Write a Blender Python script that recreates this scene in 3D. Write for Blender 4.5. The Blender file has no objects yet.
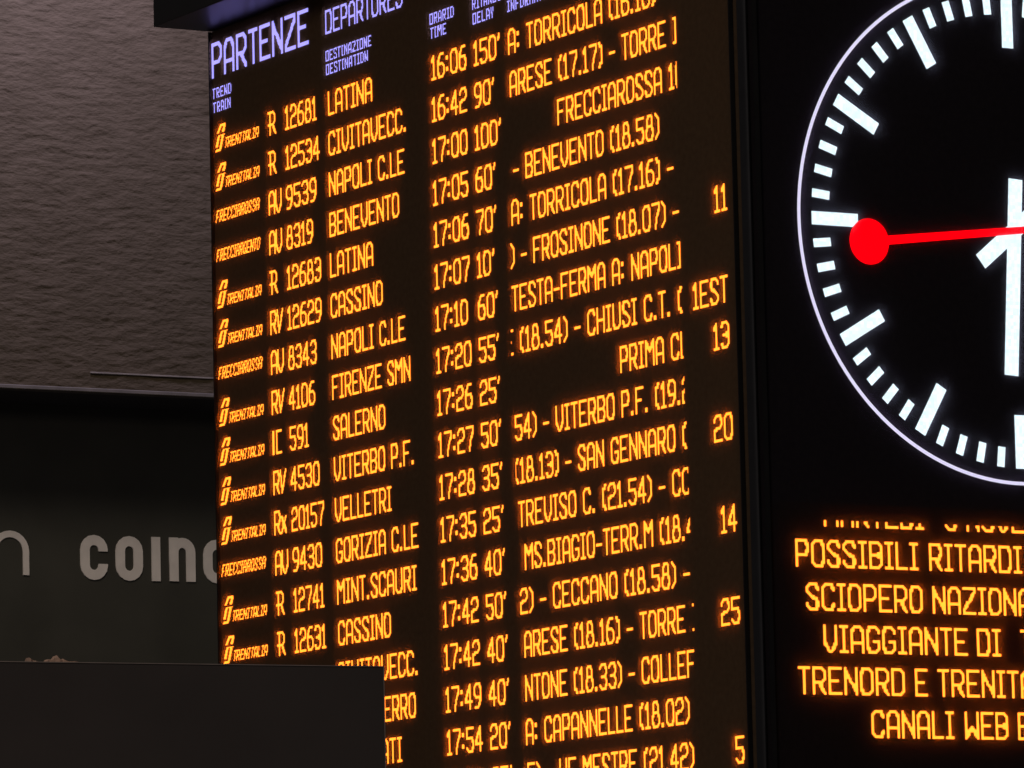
import bpy, bmesh, math, random
from mathutils import Vector, Matrix

# ------------------------------------------------------------------ camera
F, PITCH, ROLL, EYE = 5890.0, 0.124293, -0.0225006, 1.6
scene = bpy.context.scene
C = scene.collection
fw = Vector((0, math.cos(PITCH), math.sin(PITCH)))
up0 = Vector((0, -math.sin(PITCH), math.cos(PITCH)))
rt0 = Vector((1, 0, 0))
rt = rt0 * math.cos(ROLL) + up0 * math.sin(ROLL)
up = up0 * math.cos(ROLL) - rt0 * math.sin(ROLL)
EYEP = Vector((0, 0, EYE))
cd = bpy.data.cameras.new('camera')
cd.sensor_width = 36.0
cd.lens = F * 36.0 / 1024.0
cd.clip_end = 500
cam = bpy.data.objects.new('camera', cd)
m = Matrix((rt, up, -fw)).transposed().to_4x4()
m.translation = EYEP
cam.matrix_world = m
C.objects.link(cam)
scene.camera = cam

# ------------------------------------------------------------------ world, view, hall lights and an added fill
w = bpy.data.worlds.new('station_hall_air')
scene.world = w
w.use_nodes = True
w.node_tree.nodes['Background'].inputs[0].default_value = (0.95, 0.9, 0.95, 1)
w.node_tree.nodes['Background'].inputs[1].default_value = 0.035
vs = scene.view_settings
vs.view_transform = 'Standard'; vs.look = 'None'; vs.exposure = 0.0; vs.gamma = 1.0; vs.use_curve_mapping = False


def area_light(name, loc, target, size, energy, col, sy=None):
    l = bpy.data.lights.new(name, 'AREA')
    l.energy = energy; l.color = col; l.size = size
    if sy:
        l.shape = 'RECTANGLE'; l.size_y = sy
    o = bpy.data.objects.new(name, l)
    o.location = loc
    o.rotation_euler = (Vector(target) - Vector(loc)).to_track_quat('-Z', 'Y').to_euler()
    C.objects.link(o)
    return o


# hall ceiling lights: a cool one high over the shop front, a weak warm one further back
area_light('hall_ceiling_light', (-2.1, 29.7, 9.4), (-3.2, 31.6, 6.2), 1.6, 225, (0.70, 0.64, 1.0), 0.8)
area_light('hall_concourse_light', (-3.2, 24.0, 11.5), (-3.0, 31.5, 4.0), 3.0, 270, (1.0, 0.86, 0.70), 2.0)
area_light('foreground_fill_light', (-3.5, 1.0, 8.5), (-1.5, 10.0, 1.5), 3.0, 380, (1.0, 0.88, 0.80), 3.0)  # added fill lamp out of view, brightens the dark foreground totem


# ------------------------------------------------------------------ pixel helpers (directions only)
def ray(px, py):
    return (fw * F + rt * (px - 512.0) + up * (384.0 - py)) / F


A_BOARD = -1.0510340
A_CLOCK = A_BOARD + math.pi / 2
O_BOARD = Vector((-0.52418337, 17.0665965, 0))
U_CORNER = 2.2912117 + 0.05
ud = Vector((math.cos(A_BOARD), math.sin(A_BOARD), 0))
vd = Vector((math.cos(A_CLOCK), math.sin(A_CLOCK), 0))
O_CLOCK = O_BOARD + ud * U_CORNER


def on_plane(px, py, org, ang, off=0.0):
    """pixel -> (x along the plane, z) on a vertical plane through org, yaw ang, off metres out of it"""
    d = ray(px, py)
    xd = Vector((math.cos(ang), math.sin(ang), 0))
    n = Vector((math.sin(ang), -math.cos(ang), 0))
    t = ((org + n * off - EYEP).dot(n)) / d.dot(n)
    P = EYEP + d * t
    return (P - org).dot(xd), P.z


def on_board(px, py):
    return on_plane(px, py, O_BOARD, A_BOARD)


def on_clock(px, py):
    return on_plane(px, py, O_CLOCK, A_CLOCK)


# ------------------------------------------------------------------ materials
def mat(name, col=(0.5, 0.5, 0.5), rough=0.6, metal=0.0, noise=0.0, scale=8.0, bump=0.0, spec=0.5, stretch=(1, 1, 1)):
    m = bpy.data.materials.new(name)
    m.use_nodes = True
    nt = m.node_tree
    b = nt.nodes['Principled BSDF']
    b.inputs['Base Color'].default_value = (*col, 1)
    b.inputs['Roughness'].default_value = rough
    b.inputs['Metallic'].default_value = metal
    b.inputs['Specular IOR Level'].default_value = spec
    if noise or bump:
        tc = nt.nodes.new('ShaderNodeTexCoord')
        mp = nt.nodes.new('ShaderNodeMapping')
        mp.inputs['Scale'].default_value = stretch
        nz = nt.nodes.new('ShaderNodeTexNoise')
        nz.inputs['Scale'].default_value = scale
        nz.inputs['Detail'].default_value = 6
        nt.links.new(tc.outputs['Object'], mp.inputs[0])
        nt.links.new(mp.outputs[0], nz.inputs['Vector'])
        if noise:
            rp = nt.nodes.new('ShaderNodeValToRGB')
            rp.color_ramp.elements[0].position = 0.3
            rp.color_ramp.elements[1].position = 0.7
            rp.color_ramp.elements[0].color = (*[c * (1 - noise) for c in col], 1)
            rp.color_ramp.elements[1].color = (*[min(1, c * (1 + noise)) for c in col], 1)
            nt.links.new(nz.outputs[0], rp.inputs[0])
            nt.links.new(rp.outputs[0], b.inputs['Base Color'])
        if bump:
            bp = nt.nodes.new('ShaderNodeBump')
            bp.inputs['Strength'].default_value = 1.0
            bp.inputs['Distance'].default_value = bump
            nt.links.new(nz.outputs[0], bp.inputs['Height'])
            nt.links.new(bp.outputs[0], b.inputs['Normal'])
    return m


def led(name, col, strength, grid=0.0):
    m = bpy.data.materials.new(name)
    m.use_nodes = True
    nt = m.node_tree
    nt.nodes.clear()
    out = nt.nodes.new('ShaderNodeOutputMaterial')
    e = nt.nodes.new('ShaderNodeEmission')
    e.inputs[0].default_value = (*col, 1)
    e.inputs[1].default_value = strength
    nt.links.new(e.outputs[0], out.inputs[0])
    if grid:      # the lamp pitch of the LED matrix, uneven lamp brightness
        tc = nt.nodes.new('ShaderNodeTexCoord')
        wn = nt.nodes.new('ShaderNodeTexWhiteNoise')
        sn = nt.nodes.new('ShaderNodeVectorMath'); sn.operation = 'SNAP'
        sn.inputs[1].default_value = (0.0092, 1.0, 0.0092)
        nt.links.new(tc.outputs['Object'], sn.inputs[0])
        nt.links.new(sn.outputs[0], wn.inputs['Vector'])
        mr = nt.nodes.new('ShaderNodeMapRange')
        mr.inputs[3].default_value = strength * (1 - grid)
        mr.inputs[4].default_value = strength * (1 + grid)
        nt.links.new(wn.outputs[0], mr.inputs[0])
        nt.links.new(mr.outputs[0], e.inputs[1])
    return m


def halo_pane_mat(name, haze, tint):  # tinted scattering pane, added to imitate the glow around lit lamps
    m = bpy.data.materials.new(name)
    m.use_nodes = True
    nt = m.node_tree
    nt.nodes.clear()
    out = nt.nodes.new('ShaderNodeOutputMaterial')
    mx = nt.nodes.new('ShaderNodeMixShader')
    tr = nt.nodes.new('ShaderNodeBsdfTransparent')
    tl = nt.nodes.new('ShaderNodeBsdfTranslucent')
    tl.inputs[0].default_value = (*tint, 1)
    mx.inputs[0].default_value = haze
    nt.links.new(tr.outputs[0], mx.inputs[1])
    nt.links.new(tl.outputs[0], mx.inputs[2])
    nt.links.new(mx.outputs[0], out.inputs[0])
    return m


M = dict(
    amber=led('amber_led', (1.0, 0.222, 0.017), 3.6),
    blue=led('lavender_led', (0.34, 0.31, 1.0), 1.6),
    white=led('white_led', (0.76, 0.94, 1.0), 1.25, 0.12),
    ring=led('ring_led', (0.72, 0.68, 0.9), 1.1),
    red=led('red_led', (1.0, 0.0, 0.003), 1.6, 0.05),
    face=mat('led_mask_dark', (0.10, 0.066, 0.040), 0.85, noise=0.12, scale=60, spec=0.1),
    clock_face=mat('clock_mask_black', (0.014, 0.011, 0.013), 0.8, noise=0.15, scale=60, spec=0.1),
    case=mat('black_powder_coat', (0.010, 0.009, 0.009), 0.55, noise=0.2, scale=14, spec=0.25),
    hood=mat('black_satin_sheet', (0.012, 0.010, 0.009), 0.33, noise=0.2, scale=6, spec=0.5),
    post=mat('dark_anodised_aluminium', (0.030, 0.030, 0.033), 0.5, 0.4, noise=0.1, scale=20),
    haze=halo_pane_mat('board_halo_pane', 0.135, (1.0, 0.60, 0.22)),
    haze_clock=halo_pane_mat('clock_halo_pane', 0.07, (0.85, 0.72, 1.0)),
    totem=mat('dark_brown_lacquer', (0.040, 0.033, 0.030), 0.5, noise=0.12, scale=5, spec=0.35),
    edge=mat('edge_highlight_pale', (0.22, 0.18, 0.16), 0.5, 0.3, noise=0.2, scale=30),  # pale tone stands for light caught on the totem's bevelled edges
    fascia=mat('charcoal_fascia_panel', (0.060, 0.058, 0.049), 0.6, noise=0.12, scale=3, spec=0.2),
    letter=mat('grey_painted_letter', (0.82, 0.76, 0.73), 0.6, noise=0.06, scale=12),
    soffit=mat('dark_soffit', (0.03, 0.028, 0.026), 0.8, noise=0.1, scale=4),
    floor=mat('grey_terrazzo', (0.16, 0.15, 0.14), 0.4, noise=0.2, scale=30),
    scrap=mat('dry_crumpled_scrap', (0.36, 0.23, 0.165), 0.9, noise=0.4, scale=60),
    streak=mat('pale_streak', (0.17, 0.145, 0.12), 0.8, noise=0.5, scale=7),
    trim=mat('pale_edge_trim', (0.10, 0.085, 0.07), 0.7, noise=0.25, scale=9),
)


def stone_material():
    m = bpy.data.materials.new('rough_brown_render')
    m.use_nodes = True
    nt = m.node_tree
    b = nt.nodes['Principled BSDF']
    b.inputs['Roughness'].default_value = 0.9
    b.inputs['Specular IOR Level'].default_value = 0.15
    tc = nt.nodes.new('ShaderNodeTexCoord')
    n2 = nt.nodes.new('ShaderNodeTexNoise')
    n2.inputs['Scale'].default_value = 5.0; n2.inputs['Detail'].default_value = 8
    nt.links.new(tc.outputs['Object'], n2.inputs['Vector'])
    rp = nt.nodes.new('ShaderNodeValToRGB')
    rp.color_ramp.elements[0].position = 0.25; rp.color_ramp.elements[0].color = (0.053, 0.040, 0.0245, 1)
    rp.color_ramp.elements[1].position = 0.75; rp.color_ramp.elements[1].color = (0.072, 0.0545, 0.0355, 1)
    nt.links.new(n2.outputs[0], rp.inputs[0])
    nt.links.new(rp.outputs[0], b.inputs['Base Color'])
    n3 = nt.nodes.new('ShaderNodeTexNoise')
    mp = nt.nodes.new('ShaderNodeMapping'); mp.inputs['Scale'].default_value = (1, 1, 2.2)
    nt.links.new(tc.outputs['Object'], mp.inputs[0]); nt.links.new(mp.outputs[0], n3.inputs['Vector'])
    n3.inputs['Scale'].default_value = 26.0; n3.inputs['Detail'].default_value = 4
    bp = nt.nodes.new('ShaderNodeBump'); bp.inputs['Distance'].default_value = 0.006
    nt.links.new(n3.outputs[0], bp.inputs['Height'])
    nt.links.new(bp.outputs[0], b.inputs['Normal'])
    return m


M['stone'] = stone_material()


# ------------------------------------------------------------------ object helpers
def link_mesh(name, me, material, parent=None, loc=None, rotz=0.0):
    o = bpy.data.objects.new(name, me)
    me.materials.append(material)
    C.objects.link(o)
    if parent is not None:
        o.parent = parent
    if loc is not None:
        o.location = loc
    o.rotation_euler.z = rotz
    return o


def from_bm(name, bm, material, parent=None, loc=None, rotz=0.0, smooth=False):
    bmesh.ops.recalc_face_normals(bm, faces=bm.faces)
    me = bpy.data.meshes.new(name)
    bm.to_mesh(me); bm.free()
    if smooth:
        for p in me.polygons: p.use_smooth = True
    return link_mesh(name, me, material, parent, loc, rotz)


def bm_box(bm, x0, x1, y0, y1, z0, z1, bevel=0.0):
    r = bmesh.ops.create_cube(bm, size=1.0)
    for v in r['verts']:
        v.co = Vector((x0 + (v.co.x + .5) * (x1 - x0), y0 + (v.co.y + .5) * (y1 - y0), z0 + (v.co.z + .5) * (z1 - z0)))
    if bevel:
        es = list({e for v in r['verts'] for e in v.link_edges})
        bmesh.ops.bevel(bm, geom=es, offset=bevel, segments=2, affect='EDGES', profile=0.5)


def box(name, x0, x1, y0, y1, z0, z1, material, parent=None, bevel=0.0, loc=None, rotz=0.0):
    bm = bmesh.new()
    bm_box(bm, x0, x1, y0, y1, z0, z1, bevel)
    return from_bm(name, bm, material, parent, loc, rotz)


def thing(name, label, cat, loc, rotz=0.0, group=None):
    o = bpy.data.objects.new(name, None)
    o.empty_display_size = 0.2
    C.objects.link(o)
    o.location = loc; o.rotation_euler = (0, 0, rotz)
    o['label'] = label; o['category'] = cat
    if group: o['group'] = group
    return o


def tag(o, label, cat, group=None):
    o['label'] = label; o['category'] = cat
    if group: o['group'] = group
    return o


def structure(o):
    o['kind'] = 'structure'
    return o


# ------------------------------------------------------------------ LED matrix lettering
ROUND = [(2, 0), (5, 0), (7, 2), (7, 12), (5, 14), (2, 14), (0, 12), (0, 2), (2, 0)]
G = {  # character: (width in lamps, strokes on a 14-step height)
    'A': (9, [[(0, 14), (0, 3), (2, 0), (5, 0), (7, 3), (7, 14)], [(0, 9), (7, 9)]]),
    'B': (9, [[(0, 7), (5, 7), (7, 9), (7, 12), (5, 14), (0, 14), (0, 0), (5, 0), (7, 2), (7, 5), (5, 7)]]),
    'C': (9, [[(7, 3), (7, 2), (5, 0), (2, 0), (0, 2), (0, 12), (2, 14), (5, 14), (7, 12), (7, 11)]]),
    'D': (9, [[(0, 0), (5, 0), (7, 2), (7, 12), (5, 14), (0, 14), (0, 0)]]),
    'E': (9, [[(7, 0), (0, 0), (0, 14), (7, 14)], [(0, 7), (5, 7)]]),
    'F': (9, [[(7, 0), (0, 0), (0, 14)], [(0, 7), (5, 7)]]),
    'G': (9, [[(7, 3), (7, 2), (5, 0), (2, 0), (0, 2), (0, 12), (2, 14), (5, 14), (7, 12), (7, 8), (4, 8)]]),
    'H': (9, [[(0, 0), (0, 14)], [(7, 0), (7, 14)], [(0, 7), (7, 7)]]),
    'I': (6, [[(0, 0), (4, 0)], [(2, 0), (2, 14)], [(0, 14), (4, 14)]]),
    'L': (8, [[(0, 0), (0, 14), (6, 14)]]),
    'M': (10, [[(0, 14), (0, 0), (4, 6), (8, 0), (8, 14)]]),
    'N': (9, [[(0, 14), (0, 0)], [(0, 1), (7, 13)], [(7, 0), (7, 14)]]),
    'O': (9, [ROUND]),
    'P': (9, [[(0, 14), (0, 0), (5, 0), (7, 2), (7, 6), (5, 8), (0, 8)]]),
    'R': (9, [[(0, 14), (0, 0), (5, 0), (7, 2), (7, 6), (5, 8), (0, 8)], [(3, 8), (7, 14)]]),
    'S': (9, [[(7, 3), (7, 2), (5, 0), (2, 0), (0, 2), (0, 4), (2, 6), (5, 8), (7, 10), (7, 12), (5, 14), (2, 14), (0, 12), (0, 11)]]),
    'T': (8, [[(0, 0), (6, 0)], [(3, 0), (3, 14)]]),
    'U': (9, [[(0, 0), (0, 12), (2, 14), (5, 14), (7, 12), (7, 0)]]),
    'V': (9, [[(0, 0), (0, 9), (3, 14), (4, 14), (7, 9), (7, 0)]]),
    'W': (10, [[(0, 0), (0, 14), (4, 8), (8, 14), (8, 0)]]),
    'X': (9, [[(0, 0), (7, 14)], [(7, 0), (0, 14)]]),
    'Y': (8, [[(0, 0), (0, 4), (3, 8), (3, 14)], [(6, 0), (6, 4), (3, 8)]]),
    'Z': (9, [[(0, 0), (7, 0), (7, 2), (0, 12), (0, 14), (7, 14)]]),
    '0': (9, [[(2, 0), (5, 0), (7, 2), (7, 12), (5, 14), (2, 14), (0, 12), (0, 2), (2, 0)]]),
    '1': (6, [[(0, 3), (2, 0), (2, 14)], [(0, 14), (4, 14)]]),
    '2': (9, [[(0, 3), (0, 2), (2, 0), (5, 0), (7, 2), (7, 5), (5, 7), (2, 7), (0, 9), (0, 14), (7, 14)]]),
    '3': (9, [[(0, 2), (2, 0), (5, 0), (7, 2), (7, 5), (5, 7), (7, 9), (7, 12), (5, 14), (2, 14), (0, 12)], [(2, 7), (5, 7)]]),
    '4': (9, [[(5, 14), (5, 0), (0, 9), (0, 10), (7, 10)]]),
    '5': (9, [[(7, 0), (0, 0), (0, 6), (5, 6), (7, 8), (7, 12), (5, 14), (2, 14), (0, 12)]]),
    '6': (9, [[(6, 0), (3, 0), (0, 5), (0, 12), (2, 14), (5, 14), (7, 12), (7, 8), (5, 6), (1, 6)]]),
    '7': (9, [[(0, 0), (7, 0), (7, 3), (4, 8), (3, 14)]]),
    '8': (9, [[(2, 0), (5, 0), (6, 2), (6, 5), (5, 6), (2, 6), (1, 5), (1, 2), (2, 0)], [(2, 6), (0, 9), (0, 12), (2, 14), (5, 14), (7, 12), (7, 9), (5, 6)]]),
    '9': (9, [[(1, 14), (4, 14), (7, 9), (7, 2), (5, 0), (2, 0), (0, 2), (0, 6), (2, 8), (5, 8)]]),
    ':': (4, [[(0, 3), (1, 3)], [(0, 4), (1, 4)], [(0, 10), (1, 10)], [(0, 11), (1, 11)]]),
    '.': (4, [[(0, 13), (1, 13)], [(0, 14), (1, 14)]]),
    '-': (7, [[(0, 8), (5, 8)]]),
    "'": (3, [[(1, 0), (0, 3)]]),
    '(': (5, [[(3, 0), (0, 3), (0, 11), (3, 14)]]),
    ')': (5, [[(0, 0), (3, 3), (3, 11), (0, 14)]]),
    ' ': (5, []),
    'r': (11, [[(0, 0), (6, 0), (8, 2), (8, 6), (6, 8), (0, 8)], [(2, 0), (2, 14)], [(5, 8), (9, 14)]]),   # seriffed R of the train category
    'i': (4, [[(0, 0), (0, 14)], [(1, 0), (1, 14)]]),
    'v': (9, [[(0, 0), (2, 14), (7, 0)]]),
    'c': (8, [[(6, 0), (0, 0), (0, 14), (6, 14)]]),
    'x': (8, [[(0, 4), (6, 14)], [(6, 4), (0, 14)], [(1, 4), (6, 13)]]),
}


def raster(cells, line, bw, bh):
    for (ax, ay), (bx, by) in zip(line, line[1:]):
        n = max(1, int(math.ceil(max(abs(bx - ax), abs(by - ay)) * 2)))
        for k in range(n + 1):
            t = k / n
            X = int(round(ax + (bx - ax) * t)); Y = int(round(ay + (by - ay) * t))
            for i in range(bw):
                for j in range(bh):
                    cells.add((X + i, Y + j))


def word_cells(s, H=16, sx=1.0, brush=2, gap=1, slant=0.0):
    """set of lit lamps (column, row from the top), total width in lamps"""
    cells = set(); x = 0
    sy = (H - brush) / 14.0
    for ch in s:
        wd, strokes = G[ch]
        for st in strokes:
            raster(cells, [(x + px * sx + slant * (14 - py) / 14, py * sy) for px, py in st], brush, brush)
        adv = (wd - 2) * sx + brush + gap
        x += int(round(adv)) if sx >= 1 else adv
    return cells, x - gap


PITCH_LED = 0.00463
LED_OUT = 0.002


def lamp_mesh(name, cells, x0, ztop, px, pz, material, parent, clip=None, zclip=None, inset=0.25):
    vs, fs = [], []
    keep = set()
    for cx, cy in cells:
        u = x0 + (cx + .5) * px
        z = ztop - (cy + .5) * pz
        if (clip and not (clip[0] <= u <= clip[1])) or (zclip and z > zclip): continue
        keep.add((cx, cy))
    for cx, cy in sorted(keep):
        # lamps beside an unlit one show a little smaller, so a stroke stays slim
        xa = x0 + (cx + (0 if (cx - 1, cy) in keep else inset)) * px
        xb = x0 + (cx + 1 - (0 if (cx + 1, cy) in keep else inset)) * px
        zt = ztop - (cy + (0 if (cx, cy - 1) in keep else inset)) * pz
        zb = ztop - (cy + 1 - (0 if (cx, cy + 1) in keep else inset)) * pz
        k = len(vs)
        vs += [(xa, -LED_OUT, zb), (xb, -LED_OUT, zb), (xb, -LED_OUT, zt), (xa, -LED_OUT, zt)]
        fs.append((k, k + 1, k + 2, k + 3))
    if not fs: return None
    me = bpy.data.meshes.new(name)
    me.from_pydata(vs, [], fs)
    return link_mesh(name, me, material, parent)


LOG = []
clock_ref = [None]


def led_text(name, s, base_px, end_px, material, parent, conv, zbase=None, H=16, sx=1.0, brush=2, gap=1,
             slant=0.0, clip=None, zclip=None, pitch=None):
    """lettering whose first lamp column starts at pixel base_px and whose last one ends at pixel column end_px"""
    u0, z0 = conv(*base_px)
    if zbase is None: zbase = z0
    cells, wd = word_cells(s, H, sx, brush, gap, slant)
    if end_px is not None:
        u1, _ = conv(end_px, base_px[1] + (end_px - base_px[0]) * SLOPE(base_px, conv))
        px = (u1 - u0) / wd
    else:
        px = pitch or PITCH_LED
    LOG.append((s, round(px * 1000, 2)))
    return lamp_mesh(name, cells, u0, zbase + H * PITCH_LED, px, PITCH_LED, material, parent, clip, zclip, 0.05 if H < 10 else 0.25)


def SLOPE(p, conv):
    # image slope of a horizontal line of the panel through pixel p
    u, z = conv(*p)
    org, ang = (O_BOARD, A_BOARD) if conv is on_board else (O_CLOCK, A_CLOCK)
    xd = Vector((math.cos(ang), math.sin(ang), 0))

    def proj(P):
        q = P - EYEP
        d = q.dot(fw)
        return 512 + F * q.dot(rt) / d, 384 - F * q.dot(up) / d
    a = proj(org + xd * u + Vector((0, 0, z)))
    b = proj(org + xd * (u + .3) + Vector((0, 0, z)))
    return (b[1] - a[1]) / (b[0] - a[0])


# ------------------------------------------------------------------ setting: floor, stone wall, fascia
FLOOR = box('floor', -25, 25, -2, 60, -0.1, 0.0, M['floor'])
structure(FLOOR)

W0 = EYEP + ray(0, 384.5) * 31.0          # lower edge of the rough wall
W_ORG = Vector((W0.x, W0.y, 0))
ZEDGE = W0.z
OVER = 0.55
# rough wall: the relief is real, rows of wavy horizontal ridges
nx, nz_ = 520, 330
X0, X1, ZT = -0.6, 7.5, ZEDGE + 3.6
from mathutils import noise as mn
vsl, fsl = [], []
for j in range(nz_ + 1):
    z = ZEDGE + (ZT - ZEDGE) * j / nz_
    for i in range(nx + 1):
        x = X0 + (X1 - X0) * i / nx
        q = mn.noise(Vector((x * 9.0, z * 40.0 + 1.6 * mn.noise(Vector((x * 3.0, z * 5.0, 3.0))), 0.7)))
        q2 = mn.noise(Vector((x * 22.0, z * 80.0, 9.1)))
        vsl.append((x, -0.0042 * q - 0.0026 * q2, z))
for j in range(nz_):
    for i in range(nx):
        a = j * (nx + 1) + i
        fsl.append((a, a + 1, a + nx + 2, a + nx + 1))
me = bpy.data.meshes.new('wall_back'); me.from_pydata(vsl, [], fsl)
for p in me.polygons: p.use_smooth = True
wall = structure(link_mesh('wall_back', me, M['stone'], None, W_ORG, A_CLOCK))
# the same wall goes on to both sides and upward, further from the frame
structure(box('wall_rear', -9, 14, 0.05, OVER + 0.3, ZEDGE + 0.02, ZEDGE + 6.0, M['stone'], None, 0, W_ORG, A_CLOCK))
structure(box('wall_left', -9, X0, -0.02, 0.05, ZEDGE, ZEDGE + 6.0, M['stone'], None, 0, W_ORG, A_CLOCK))
structure(box('wall_right', X1, 14, -0.02, 0.05, ZEDGE, ZEDGE + 6.0, M['stone'], None, 0, W_ORG, A_CLOCK))
structure(box('trim_1', -9, 14, -0.03, 0.06, ZEDGE - 0.022, ZEDGE, M['trim'], None, 0.004, W_ORG, A_CLOCK))
structure(box('ceiling', -9, 14, 0.06, OVER, ZEDGE - 0.02, ZEDGE + 0.02, M['soffit'], None, 0, W_ORG, A_CLOCK))


def on_wall(px, py, off=0.0): return on_plane(px, py, W_ORG, A_CLOCK, off)
def on_fascia(px, py): return on_plane(px, py, W_ORG, A_CLOCK, -OVER)


# thin pale raised line just above the lower edge of the wall
xa, za = on_wall(90, 373.5); xb, zb = on_wall(214, 377.5)
zc = (za + zb) / 2
structure(box('trim_2', xa, xb + 3.0, -0.008, 0.0, zc - 0.004, zc + 0.004, M['streak'], None, 0.001, W_ORG, A_CLOCK))
# charcoal shop fascia, set back under the wall
structure(box('wall_front', -9, 14, OVER, OVER + 0.2, 0.0, ZEDGE - 0.02, M['fascia'], None, 0, W_ORG, A_CLOCK))


# ------------------------------------------------------------------ shop lettering on the fascia
def stroke_letter(name, pts, width, depth, parent, closed=False):
    """extruded letter whose stroke follows pts (x, z)"""
    n = len(pts)
    L, R_ = [], []
    for i in range(n):
        if closed:
            a, b = Vector(pts[i - 1]), Vector(pts[(i + 1) % n])
        else:
            a, b = Vector(pts[max(i - 1, 0)]), Vector(pts[min(i + 1, n - 1)])
        t = (b - a).normalized(); nn = Vector((-t.y, t.x)) * width / 2
        p = Vector(pts[i]); L.append(p + nn); R_.append(p - nn)
    bm = bmesh.new()
    rows = []
    for y in (-depth, 0):
        rows.append(([bm.verts.new((p.x, y, p.y)) for p in L], [bm.verts.new((p.x, y, p.y)) for p in R_]))
    (fl, fr), (bl, br) = rows
    rng = range(n) if closed else range(n - 1)
    for i in rng:
        j = (i + 1) % n
        bm.faces.new((fl[i], fl[j], fr[j], fr[i])); bm.faces.new((bl[i], bl[j], br[j], br[i]))
        bm.faces.new((fl[i], fl[j], bl[j], bl[i])); bm.faces.new((fr[i], fr[j], br[j], br[i]))
    if not closed:
        for k in (0, n - 1): bm.faces.new((fl[k], fr[k], br[k], bl[k]))
    return from_bm(name, bm, M['letter'], parent)


def arc(cx, cz, r, a0, a1, n=8):
    return [(cx + r * math.cos(math.radians(a0 + (a1 - a0) * k / n)), cz + r * math.sin(math.radians(a0 + (a1 - a0) * k / n))) for k in range(n + 1)]


def sign_box(x0, y0, x1, y1):
    (a, t), (b, bt) = on_fascia(x0, (y0)), on_fascia(x1, (y1))
    return a, b, bt, t


SIGN_LOC = W_ORG + Vector((-math.sin(A_CLOCK), math.cos(A_CLOCK), 0)) * OVER
sign = thing('shop_sign', 'raised grey lowercase shop letters on charcoal fascia beside the departure board', 'sign', SIGN_LOC, A_CLOCK)
sw = on_fascia(89.2, 558)[0] - on_fascia(80, 558)[0]
# letter boxes measured on the photograph: left, top, right, bottom
BX = {'c': (79.7, 534.5, 107.6, 580.5), 'o': (115, 535.7, 142.7, 581.4), 'i': (151, 537, 160.2, 581.4), 'n': (168.6, 537.5, 195.2, 582), 'c2': (202.7, 539.3, 230.6, 584)}


def letter_round(bx, open_side):
    a, b, lo, hi = sign_box(*bx)
    a += sw / 2; b -= sw / 2; lo += sw / 2; hi -= sw / 2
    r = (b - a) / 2; cx = (a + b) / 2
    top, bot = hi - r, lo + r
    if open_side:
        mid = (top + bot) / 2; g = sw * 0.62
        pts = [(b, mid + g), (b, top)] + arc(cx, top, r, 0, 180)[1:] + arc(cx, bot, r, 180, 360) + [(b, mid - g)]
        return pts, False
    return arc(cx, top, r, 0, 180) + arc(cx, bot, r, 180, 360), True


def letter_n(bx, s):
    a, b, lo, hi = sign_box(*bx)
    a += s / 2; b -= s / 2; hi -= s / 2
    r = (b - a) / 2; cx = (a + b) / 2
    return [(a, lo), (a, (lo + hi - r) / 2), (a, hi - r)] + arc(cx, hi - r, r, 180, 0, 12)[1:] + [(b, (lo + hi - r) / 2), (b, lo)]


DEP = 0.008
for k, nm in (('c', 'letter_c'), ('o', 'letter_o'), ('c2', 'letter_c')):
    pts, cl = letter_round(BX[k], k != 'o')
    stroke_letter(nm, pts, sw, DEP, sign, cl)
a, b, lo, hi = sign_box(*BX['i'])
stroke_letter('letter_i', [((a + b) / 2, lo), ((a + b) / 2, hi)], b - a, DEP, sign)
nb = letter_n(BX['n'], sw)
ln = stroke_letter('letter_n', nb, sw, DEP, sign)
a, b, lo, hi = sign_box(*BX['n'])
bm = bmesh.new(); bm.from_mesh(ln.data)
bm_box(bm, a, a + sw * 0.98, -DEP - 0.0008, 0.0, lo, hi)
bm.to_mesh(ln.data); bm.free()
sign2 = thing('shop_sign', 'thin-stroked grey arched letter at the left end of the charcoal fascia', 'sign', SIGN_LOC, A_CLOCK)
s2 = on_fascia(28.8, 560)[0] - on_fascia(22.8, 560)[0]
stroke_letter('letter_n', letter_n((-9.5, 530.0, 28.8, 575.3), s2), s2, DEP, sign2)

# ------------------------------------------------------------------ departure board
UL, UF = -0.7415, on_board(733, 60)[0]
ZTOP = on_board(208.6, 33.5)[1]
ZBOT = 2.28
board = thing('departure_board', 'tall black departures board with rows of amber train times and lavender headings', 'departure board', O_BOARD, A_BOARD)
box('display_panel', UL, UF, 0.0, 0.03, ZBOT, ZTOP, M['face'], board)
box('casing', UL - 0.004, UF + 0.02, 0.03, 0.24, ZBOT - 0.05, ZTOP, M['case'], board)
box('pedestal', UL + 0.1, UF - 0.05, 0.05, 0.22, 0.0, ZBOT - 0.05, M['case'], board)
# hood above the lettering, reaching out over the front
HOUT = 0.0
for k in range(60):       # how far out the hood's lower corner stands, from its height and pixel column
    HOUT = 0.10 + k * 0.003
    if on_plane(154.7, 28, O_BOARD, A_BOARD, HOUT)[0] >= UL: break
hood = box('hood', UL - 0.004, UF + 0.02, -HOUT, 0.24, ZTOP + 0.002, ZTOP + 0.55, M['hood'], board, 0.003)
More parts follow.
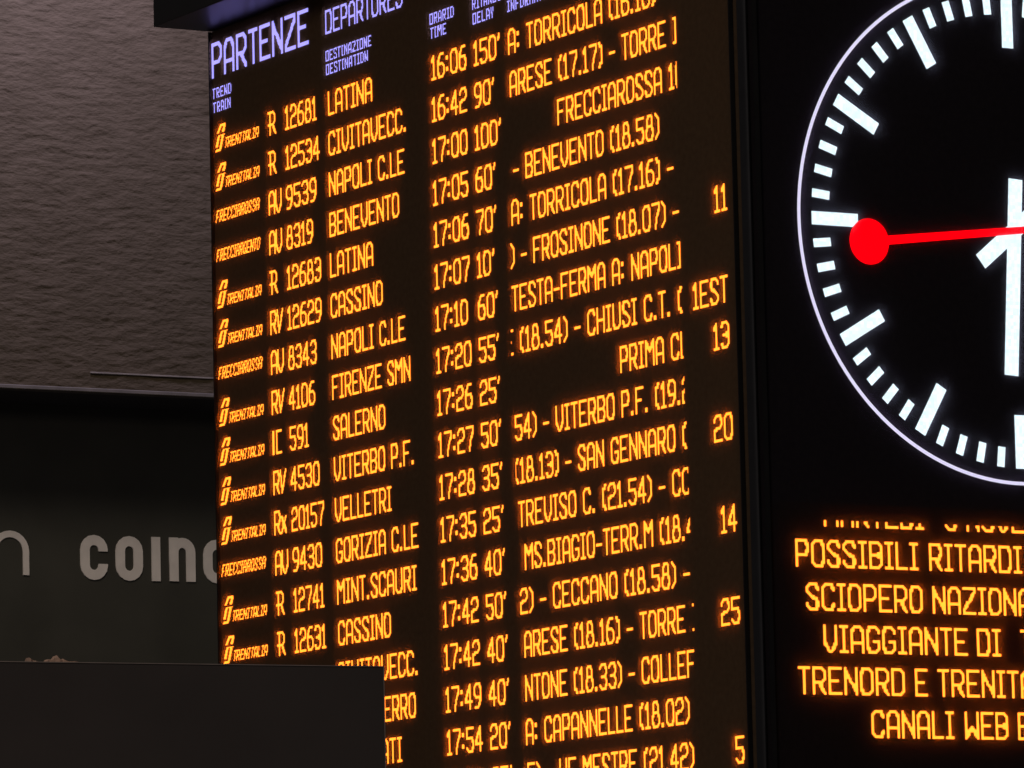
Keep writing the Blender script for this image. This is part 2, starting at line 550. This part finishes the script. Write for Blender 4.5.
# corner post between the two displays, dark gap on either side
box('corner_post', U_CORNER - 0.052, U_CORNER - 0.014, -0.012, 0.001, 0.0, ZTOP + 0.5, M['post'], board, 0.006)
PANE_OUT = 0.0105
for x0_, x1_ in ((UL - 0.004, UL + 0.0003), (UF - 0.0015, UF + 0.004)):
    box('light_stop', x0_, x1_, -PANE_OUT - 0.0005, 0.0, ZBOT, ZTOP, M['case'], board)  # added strips that keep light from leaking in behind the pane
bm = bmesh.new()
v = [bm.verts.new(p) for p in ((UL + 0.002, -PANE_OUT, ZBOT), (UF - 0.002, -PANE_OUT, ZBOT), (UF - 0.002, -PANE_OUT, ZTOP - 0.002), (UL + 0.002, -PANE_OUT, ZTOP - 0.002))]
bm.faces.new(v)
from_bm('halo_pane', bm, M['haze'], board)  # pane added to spread a halo around the amber lettering

AM, BL = M['amber'], M['blue']
# headings
led_text('heading_text', 'PARTENZE', (212.3, 79.5), 309.5, BL, board, on_board, H=24, sx=11 / 7, brush=3, gap=2)
led_text('heading_text', 'DEPARTURES', (325.8, 35.2), None, BL, board, on_board, zclip=ZTOP - 0.004, pitch=0.00487)
SM = dict(H=7, sx=3 / 7, brush=1, gap=1)
for s, p, e in (('TRENO', (213.3, 99.6), 231.6), ('TRAIN', (213.8, 113.6), 231.4), ('DESTINAZIONE', (326.2, 62), 371.9), ('DESTINATION', (326.6, 75.6), 368.2),
                ('ORARIO', (430.2, 25.4), 454.2), ('TIME', (431, 39.4), 446.6), ('RITARDO', (472.8, 10.3), 501.5), ('DELAY', (473.3, 25), 494.3), ('INFORMATION', (507.8, 12.5), 556)):
    led_text('column_heading_text', s, p, e, BL, board, on_board, zclip=ZTOP - 0.004, **SM)

Z0 = 2.93539044 + EYE
RP = 0.12
U_TIME, U_PLAT = 0.629, 2.118250


def row_conv(r):
    """pixel column -> position along the board at the base line of row r"""
    zb = Z0 - r * RP

    def f(px):
        lo, hi = -1.0, 2.6
        for _ in range(50):
            mid = (lo + hi) / 2
            q = O_BOARD + ud * mid + Vector((0, 0, zb)) - EYEP
            x = 512 + F * q.dot(rt) / q.dot(fw)
            if x < px: lo = mid
            else: hi = mid
        return (lo + hi) / 2
    return f, zb


U_INFO0 = row_conv(4)[0](511.4)
U_INFO1 = row_conv(6)[0](682.2)
U_DEL = row_conv(8)[0](479.4) + 0.006
U_CAT = row_conv(4)[0](268.6) + 0.010
U_NUM = row_conv(4)[0](286.2) + 0.008


def bow(r):
    return 0.007 * abs((r - 6) / 6.0) ** 1.7


def row_text(name, r, s, x0, x1, clip=None, prefix='', **kw):
    """x0/x1: pixel columns (numbers) or a tuple ('u', value) for a column of the board; one object for each word"""
    f, zb = row_conv(r)
    _, wd = word_cells(s, **kw)
    u0 = x0[1] + bow(r) if isinstance(x0, tuple) else (f(x0) if x0 is not None else None)
    if x1 is None:
        p = 0.00503
    elif u0 is None:
        p = 0.00503
        u0 = f(x1) - wd * p
    else:
        p = (f(x1) - u0) / wd
    LOG.append((r, s, round(p * 1000, 2)))
    if prefix:
        _, wp = word_cells(prefix, **kw)
        s = prefix + s
        u0 -= (wp + 1) * p
    x = 0
    for word in s.split(' '):
        if word:
            cells, ww = word_cells(word, **kw)
            lamp_mesh(name, cells, u0 + x * p, zb + kw.get('H', 16) * PITCH_LED, p, PITCH_LED, AM, board, clip)
            x += ww + 1
        x += 6


FS_MARK = [
    '........#########.',
    '.......##########.',
    '......####...####.',
    '.....####...####..',
    '....####...#####..',
    '...####....####...',
    '..................',
    '.....###########..',
    '....####..####....',
    '...####...####....',
    '...####..####.....',
    '..####...####.....',
    '..####..####......',
    '.####...####......',
    '.####..####.......',
    '.......####.......',
    '.#########........',
    '#########.........',
]


def fs_logo(r):
    f, zb = row_conv(r)
    cells = set()
    for y, line in enumerate(FS_MARK):
        for x, ch in enumerate(line):
            if ch == '#': cells.add((x, y))
    u0 = U_LOGO0 + bow(r) * .5
    p = PITCH_LED * 0.93
    ob = lamp_mesh('operator_logo', cells, u0, zb + 19.0 * PITCH_LED, p, PITCH_LED, AM, board)
    c2, wd = word_cells('TRENITALIA', 7, 3 / 7, 1, 0.55, 1.5)
    u1, u2 = u0 + 14.2 * p, U_LOGO1
    lamp_mesh('operator_name_text', c2, u1, zb + 9.0 * PITCH_LED, (u2 - u1) / wd, PITCH_LED, AM, board, None, None, 0.1)


def product_name(r, s):
    f, zb = row_conv(r)
    c2, wd = word_cells(s, 8, 3.4 / 7, 1, 0.8, 2.0)
    lamp_mesh('operator_name_text', c2, U_LOGO0, zb + 14.2 * PITCH_LED, (U_LOGO1 - U_LOGO0) / (wd + 1), PITCH_LED, AM, board, None, None, 0.05)


U_LOGO0 = row_conv(0)[0](215.2)
U_LOGO1 = row_conv(0)[0](258.8)
T = 'trenitalia'
# row: operator, category, number (end px), destination (start, end px), time, delay, information (text, start px, end px), platform (text, start, end)
ROWS = [
    (T, 'r', ('12681', 317.3), ('LATINA', 328, 373), '16:06', "150'", ('A: TORRICOLA (16.18)', 507.8, 656.6), None),
    (T, 'r', ('12534', 320.5), ('CIVITAVECC.', 328.5, 407.3), '16:42', "90'", ('ARESE (17.17) - TORRE I', 509.5, 679), None),
    ('FRECCIAROSSA', 'AV', ('9539', 317.3), ('NAPOLI C.LE', 328.5, 405.3), '17:00', "100'", ('FRECCIAROSSA 10', 557.2, 684.5), None),
    ('FRECCIARGENTO', 'AV', ('8319', 314), ('BENEVENTO', 329, 400), '17:05', "60'", ('- BENEVENTO (18.58)', 513, 660.3), None),
    (T, 'r', ('12683', 322), ('LATINA', 329.8, 374), '17:06', "70'", ('A: TORRICOLA (17.16) -', 511.2, 674.5), None),
    (T, 'Rv', ('12629', 322.5), ('CASSINO', 330, 383.6), '17:07', "10'", (') - FROSINONE (18.07) -', 510.5, 680), ('11', 714.6, 727)),
    ('FRECCIAROSSA', 'AV', ('8343', 317.5), ('NAPOLI C.LE', 330.2, 406.3), '17:10', "60'", ('TESTA-FERMA A: NAPOLI', 511.8, 683.5), None),
    (T, 'Rv', ('4106', 316), ('FIRENZE SMN', 330.6, 411.3), '17:20', "55'", ('(18.54) - CHIUSI C.T. (', 519.9, 683.5, 'E '), ('1EST', 693.4, 729)),
    (T, 'ic', ('591', 309.6), ('SALERNO', 331.7, 386.2), '17:26', "25'", ('PRIMA CL', 620, 689), ('13', 714, 730.3)),
    (T, 'Rv', ('4530', 320.5), ('VITERBO P.F.', 332.2, 415.3), '17:27', "50'", ('54) - VITERBO P.F. (19.2', 514.8, 691.5), None),
    (T, 'Rx', ('20157', 325), ('VELLETRI', 333.3, 392.5), '17:28', "35'", ('18.13) - SAN GENNARO (', 520.0, 688, '('), ('20', 712.8, 733)),
    ('FRECCIAROSSA', 'AV', ('9430', 323), ('GORIZIA C.LE', 335, 419.3), '17:35', "25'", ('TREVISO C. (21.54) - CO', 518.2, 691.5), None),
    (T, 'r', ('12741', 325.2), ('MINT.SCAURI', 336, 417.6), '17:36', "40'", ('MS.BIAGIO-TERR.M (18.4', 524.6, 696.0), ('14', 720, 737.6)),
    (T, 'r', ('12631', 327), ('CASSINO', 337, 391.9), '17:42', "50'", ('2) - CECCANO (18.58) -', 520.0, 691.0), None),
    (T, None, None, ('CIVITAVECC.', None, 419.2), '17:42', "40'", ('ARESE (18.16) - TORRE I', 524.2, 699), ('25', 720, 740)),
    (T, None, None, ('ERRO', 384.8, 416.8), '17:49', "40'", ('NTONE (18.33) - COLLEF', 525.2, 696.5), None),
    (T, None, None, ('ATI', None, 403), '17:54', "20'", ('A: CAPANNELLE (18.02)', 525.8, 690.8), None),
    (T, None, None, None, '17:55', "25'", ('5) - VE MESTRE (21.42)', 527.5, 695.3), ('5', 734.6, 747)),
]
# pixel columns between which the running text shows, row by row
WIN0 = [507.5, 509.0, 510.2, 510.8, 511.0, 511.0, 511.4, 511.6, 513.2, 514.8, 516.3, 518.1, 519.4, 520.4, 522.4, 523.5, 524.4, 525.6]
WIN1 = [676.0, 676.8, 677.5, 678.5, 679.8, 680.6, 681.9, 683.3, 684.4, 686.0, 687.9, 689.4, 690.8, 692.6, 694.8, 696.0, 697.5, 699.0]
for r, (op, cat, num, dst, tm, dl, inf, pl) in enumerate(ROWS):
    if r < 14:
        if op == T: fs_logo(r)
        else: product_name(r, op)
    if cat:
        kw = dict(gap=0 if cat in ('Rv', 'AV', 'Rx') else 1)
        f, zb = row_conv(r)
        cells, wd = word_cells(cat, **kw)
        lamp_mesh('train_category_text', cells, U_CAT + bow(r), zb + 16 * PITCH_LED, 0.00503 * (1.0 if cat == 'r' else 0.95), PITCH_LED, AM, board)
    if num: row_text('train_number_text', r, num[0], ('u', U_NUM), num[1])
    if dst: row_text('destination_text', r, dst[0], ('u', 0.0) if (dst[1] is not None and r != 15) else dst[1], dst[2])
    row_text('departure_time_text', r, tm, ('u', U_TIME), None)
    row_text('delay_text', r, dl, ('u', U_DEL), None)
    row_text('information_text', r, inf[0], inf[1] + 0.8, inf[2], clip=(row_conv(r)[0](WIN0[r]), row_conv(r)[0](WIN1[r])), prefix=inf[3] if len(inf) > 3 else '')
    if pl: row_text('platform_text', r, pl[0], pl[1] + (0.3 if r < 9 else 1.8), pl[2] if len(pl[0]) == 4 else None)

# ------------------------------------------------------------------ clock display (right face of the totem)
clock = thing('clock_display', 'black display with white analogue clock face and scrolling amber notice beside the departures board', 'clock', O_CLOCK, A_CLOCK)
clock_ref[0] = clock
CX, CZ, RR, RO, RI = 0.80466391, 2.30643629 + EYE, 0.67327, 0.63398, 0.49168
WD = 1.61
Z_SPLIT = on_clock(880, 505.0)[1]
box('display_panel', 0.006, WD, 0.0, 0.02, ZBOT, ZTOP + 0.25, M['clock_face'], clock)
box('casing', 0.006, WD + 0.006, 0.02, 0.05, ZBOT - 0.05, ZTOP + 0.26, M['case'], clock)
box('pedestal', 0.06, WD - 0.05, 0.022, 0.048, 0.0, ZBOT - 0.05, M['case'], clock)
box('light_stop', 0.004, 0.0105, -0.0145, 0.0, ZBOT, ZTOP + 0.25, M['case'], clock)  # added strip, blocks light entering from the side behind the clock pane
box('top_cap', 0.004, WD + 0.01, -0.01, 0.06, ZTOP + 0.26, ZTOP + 0.50, M['case'], clock, 0.004)
bm = bmesh.new()
v = [bm.verts.new(p) for p in ((0.01, -0.014, Z_SPLIT), (WD - 0.004, -0.014, Z_SPLIT), (WD - 0.004, -0.014, ZTOP + 0.24), (0.01, -0.014, ZTOP + 0.24))]
bm.faces.new(v)
from_bm('halo_pane', bm, M['haze_clock'], clock)  # pane added to give the clock marks a bluish halo
bm = bmesh.new()
v = [bm.verts.new(p) for p in ((0.01, -0.014, ZBOT), (WD - 0.004, -0.014, ZBOT), (WD - 0.004, -0.014, Z_SPLIT - 0.002), (0.01, -0.014, Z_SPLIT - 0.002))]
bm.faces.new(v)
from_bm('halo_pane', bm, M['haze'], clock)  # same kind of added halo pane, over the notice text


def plate(name, poly, y, material, parent, th=0.0012):
    bm = bmesh.new()
    f_ = [bm.verts.new((x, y, z)) for x, z in poly]
    b_ = [bm.verts.new((x, y + th, z)) for x, z in poly]
    bm.faces.new(f_); bm.faces.new(b_[::-1])
    n = len(poly)
    for i in range(n): bm.faces.new((f_[i], f_[(i + 1) % n], b_[(i + 1) % n], b_[i]))
    return from_bm(name, bm, material, parent)


def bar(dx, dz, r0, r1, w0, w1=None):
    """bar along direction (dx, dz) from the clock's centre, between radii r0 and r1"""
    w1 = w0 if w1 is None else w1
    px, pz = -dz, dx
    return [(CX + dx * r0 + px * w0 / 2, CZ + dz * r0 + pz * w0 / 2), (CX + dx * r0 - px * w0 / 2, CZ + dz * r0 - pz * w0 / 2),
            (CX + dx * r1 - px * w1 / 2, CZ + dz * r1 - pz * w1 / 2), (CX + dx * r1 + px * w1 / 2, CZ + dz * r1 + pz * w1 / 2)]


# rim
bm = bmesh.new()
NS = 180
ri, ro = RR - 0.0045, RR + 0.0045
vv = []
for k in range(NS):
    t = 2 * math.pi * k / NS
    s, c = math.sin(t), math.cos(t)
    vv.append([bm.verts.new((CX + ri * s, -0.002, CZ + ri * c)), bm.verts.new((CX + ro * s, -0.002, CZ + ro * c)),
               bm.verts.new((CX + ro * s, -0.0006, CZ + ro * c)), bm.verts.new((CX + ri * s, -0.0006, CZ + ri * c))])
for k in range(NS):
    a_, b_ = vv[k], vv[(k + 1) % NS]
    for i in range(4): bm.faces.new((a_[i], a_[(i + 1) % 4], b_[(i + 1) % 4], b_[i]))
from_bm('dial_rim', bm, M['ring'], clock)
for k in range(60):
    t = 2 * math.pi * k / 60
    s, c = math.sin(t), math.cos(t)
    if k % 5 == 0: plate('hour_mark', bar(s, c, RI, RO, 0.035), -0.002, M['white'], clock)
    else: plate('minute_mark', bar(s, c, RO - 0.053, RO, 0.0225), -0.002, M['white'], clock)


def direction(px, py):
    x, z = on_clock(px, py)
    v = Vector((x - CX, z - CZ))
    return v.normalized(), v.length


d_, l_ = direction(980.2, 261.7)
plate('hour_hand', bar(d_.x, d_.y, l_, -0.30, 0.045), -0.0034, M['white'], clock)
d_, l_ = direction(1010.6, 375.6)
d2, l2 = direction(1014.6, 179.5)
plate('minute_hand', bar(d_.x, d_.y, -l2, l_, 0.0435, 0.0435), -0.0050, M['white'], clock)
d_, l_ = direction(867.6, 241.9)
poly = bar(d_.x, d_.y, l_ - 0.02, -0.18, 0.024, 0.017)
plate('second_hand', poly, -0.0070, M['red'], clock)
bc = (CX + d_.x * l_, CZ + d_.y * l_)
plate('second_hand_disc', [(bc[0] + 0.0605 * math.cos(2 * math.pi * k / 48), bc[1] + 0.0605 * math.sin(2 * math.pi * k / 48)) for k in range(48)], -0.0086, M['red'], clock)

ZC = on_clock(880, 521.0)[1]
LINES = [
    ((('MARTEDI', 823.2, 924), ('3', 944.5, 957), ('NOVE', 966, None)), 528.5, 870, ZC),
    ((('POSSIBILI', 795.1, 918.5), ('RITARDI', 928.8, None)), 567, 796.2, None),
    ((('SCIOPERO', 805.6, 923), ('NAZIONALE', 932.2, None)), 610.7, 806, None),
    ((('VIAGGIANTE', 823.2, 968), ('DI', 976.6, 1001.2), ('T', 1020.3, None)), 653, 824, None),
    ((('TRENORD', 797.9, 905.2), ('E', 914.8, 928), ('TRENITALIA', 937.5, None)), 694.6, 800, None),
    ((('CANALI', 871.2, 954.4), ('WEB', 964.7, 1008.5), ('E', 1017.7, None)), 738.4, 875, None),
]
for words, yb, xr, zcl in LINES:
    zb = on_clock(xr, yb)[1]
    for s, a_, b_ in words:
        sl = SLOPE((xr, yb), on_clock)
        o = led_text('notice_text', s, (a_, yb + (a_ - xr) * sl), b_, AM, clock, on_clock, zbase=zb, zclip=zcl, pitch=0.00475)

# ------------------------------------------------------------------ dark totem in the foreground
PC = EYEP + ray(383.2, 666.6) * 9.0
dl = ray(0, 661.6)
PL = EYEP + dl * ((PC.z - EYE) / dl.z)
ang = math.atan2(PC.y - PL.y, PC.x - PL.x)
Lh = (PC - PL).to_2d().length
TL = Lh + 0.45
totem = thing('display_totem', 'dark brown blank panel with thin edge highlight, in front of lower departures board', 'totem', (PC.x, PC.y, 0), ang)
TZ = PC.z
box('panel', -TL, 0.0, 0.0, 0.16, 0.0, TZ, M['totem'], totem, 0.0006)
box('edge_highlight', -TL, 0.0, -0.0012, 0.004, TZ - 0.0006, TZ + 0.0008, M['edge'], totem)  # pale strips put in as the highlight along top and right edges
box('edge_highlight', 0.0, 0.0011, -0.0012, 0.004, 0.0, TZ + 0.0008, M['edge'], totem)

# scraps of litter lying on its top
random.seed(4)


def scrap(px0, px1, prof, label, dz=0.0):
    def x_at(px):
        return -Lh * (1 - px / 383.2)
    a, b = x_at(px0), x_at(px1)
    n = len(prof)
    bm = bmesh.new()
    rows = []
    for j in range(4):
        y = 0.006 + 0.008 * j
        sc = (0.75, 1.0, 0.9, 0.5)[j]
        rows.append([bm.verts.new((a + (b - a) * i / (n - 1) + random.uniform(-.0012, .0012), y + random.uniform(-.002, .002), max(0.0003, prof[i] * sc * 0.00155 * random.uniform(.85, 1.1)))) for i in range(n)])
    base = [[bm.verts.new((v.co.x, v.co.y, 0.0)) for v in row] for row in rows]
    for j in range(3):
        for i in range(n - 1):
            bm.faces.new((rows[j][i], rows[j][i + 1], rows[j + 1][i + 1], rows[j + 1][i]))
            bm.faces.new((base[j][i], base[j + 1][i], base[j + 1][i + 1], base[j][i + 1]))
    for i in range(n - 1):
        bm.faces.new((rows[0][i], base[0][i], base[0][i + 1], rows[0][i + 1]))
        bm.faces.new((rows[3][i], rows[3][i + 1], base[3][i + 1], base[3][i]))
    for k in (0, n - 1):
        for j in range(3):
            bm.faces.new((rows[j][k], rows[j + 1][k], base[j + 1][k], base[j][k]))
    o = from_bm('litter_scrap', bm, M['scrap'], None, (PC.x, PC.y, TZ + 0.0008), ang)
    tag(o, label, 'litter', 'scraps on the dark totem')
    return o


scrap(30.0, 38.5, [4.6, 4.2, 2.0, 1.2, 1.4, 0.8], 'tiny pointed scrap of litter on top edge of dark panel')
scrap(47.5, 81.0, [0.8, 3.6, 2.6, 3.2, 5.8, 6.6, 4.0, 3.4, 3.6, 2.4, 1.0, 1.2, 1.4, 1.6, 1.5, 0.8, 0.4], 'larger crumpled brown scrap on top edge of dark panel')
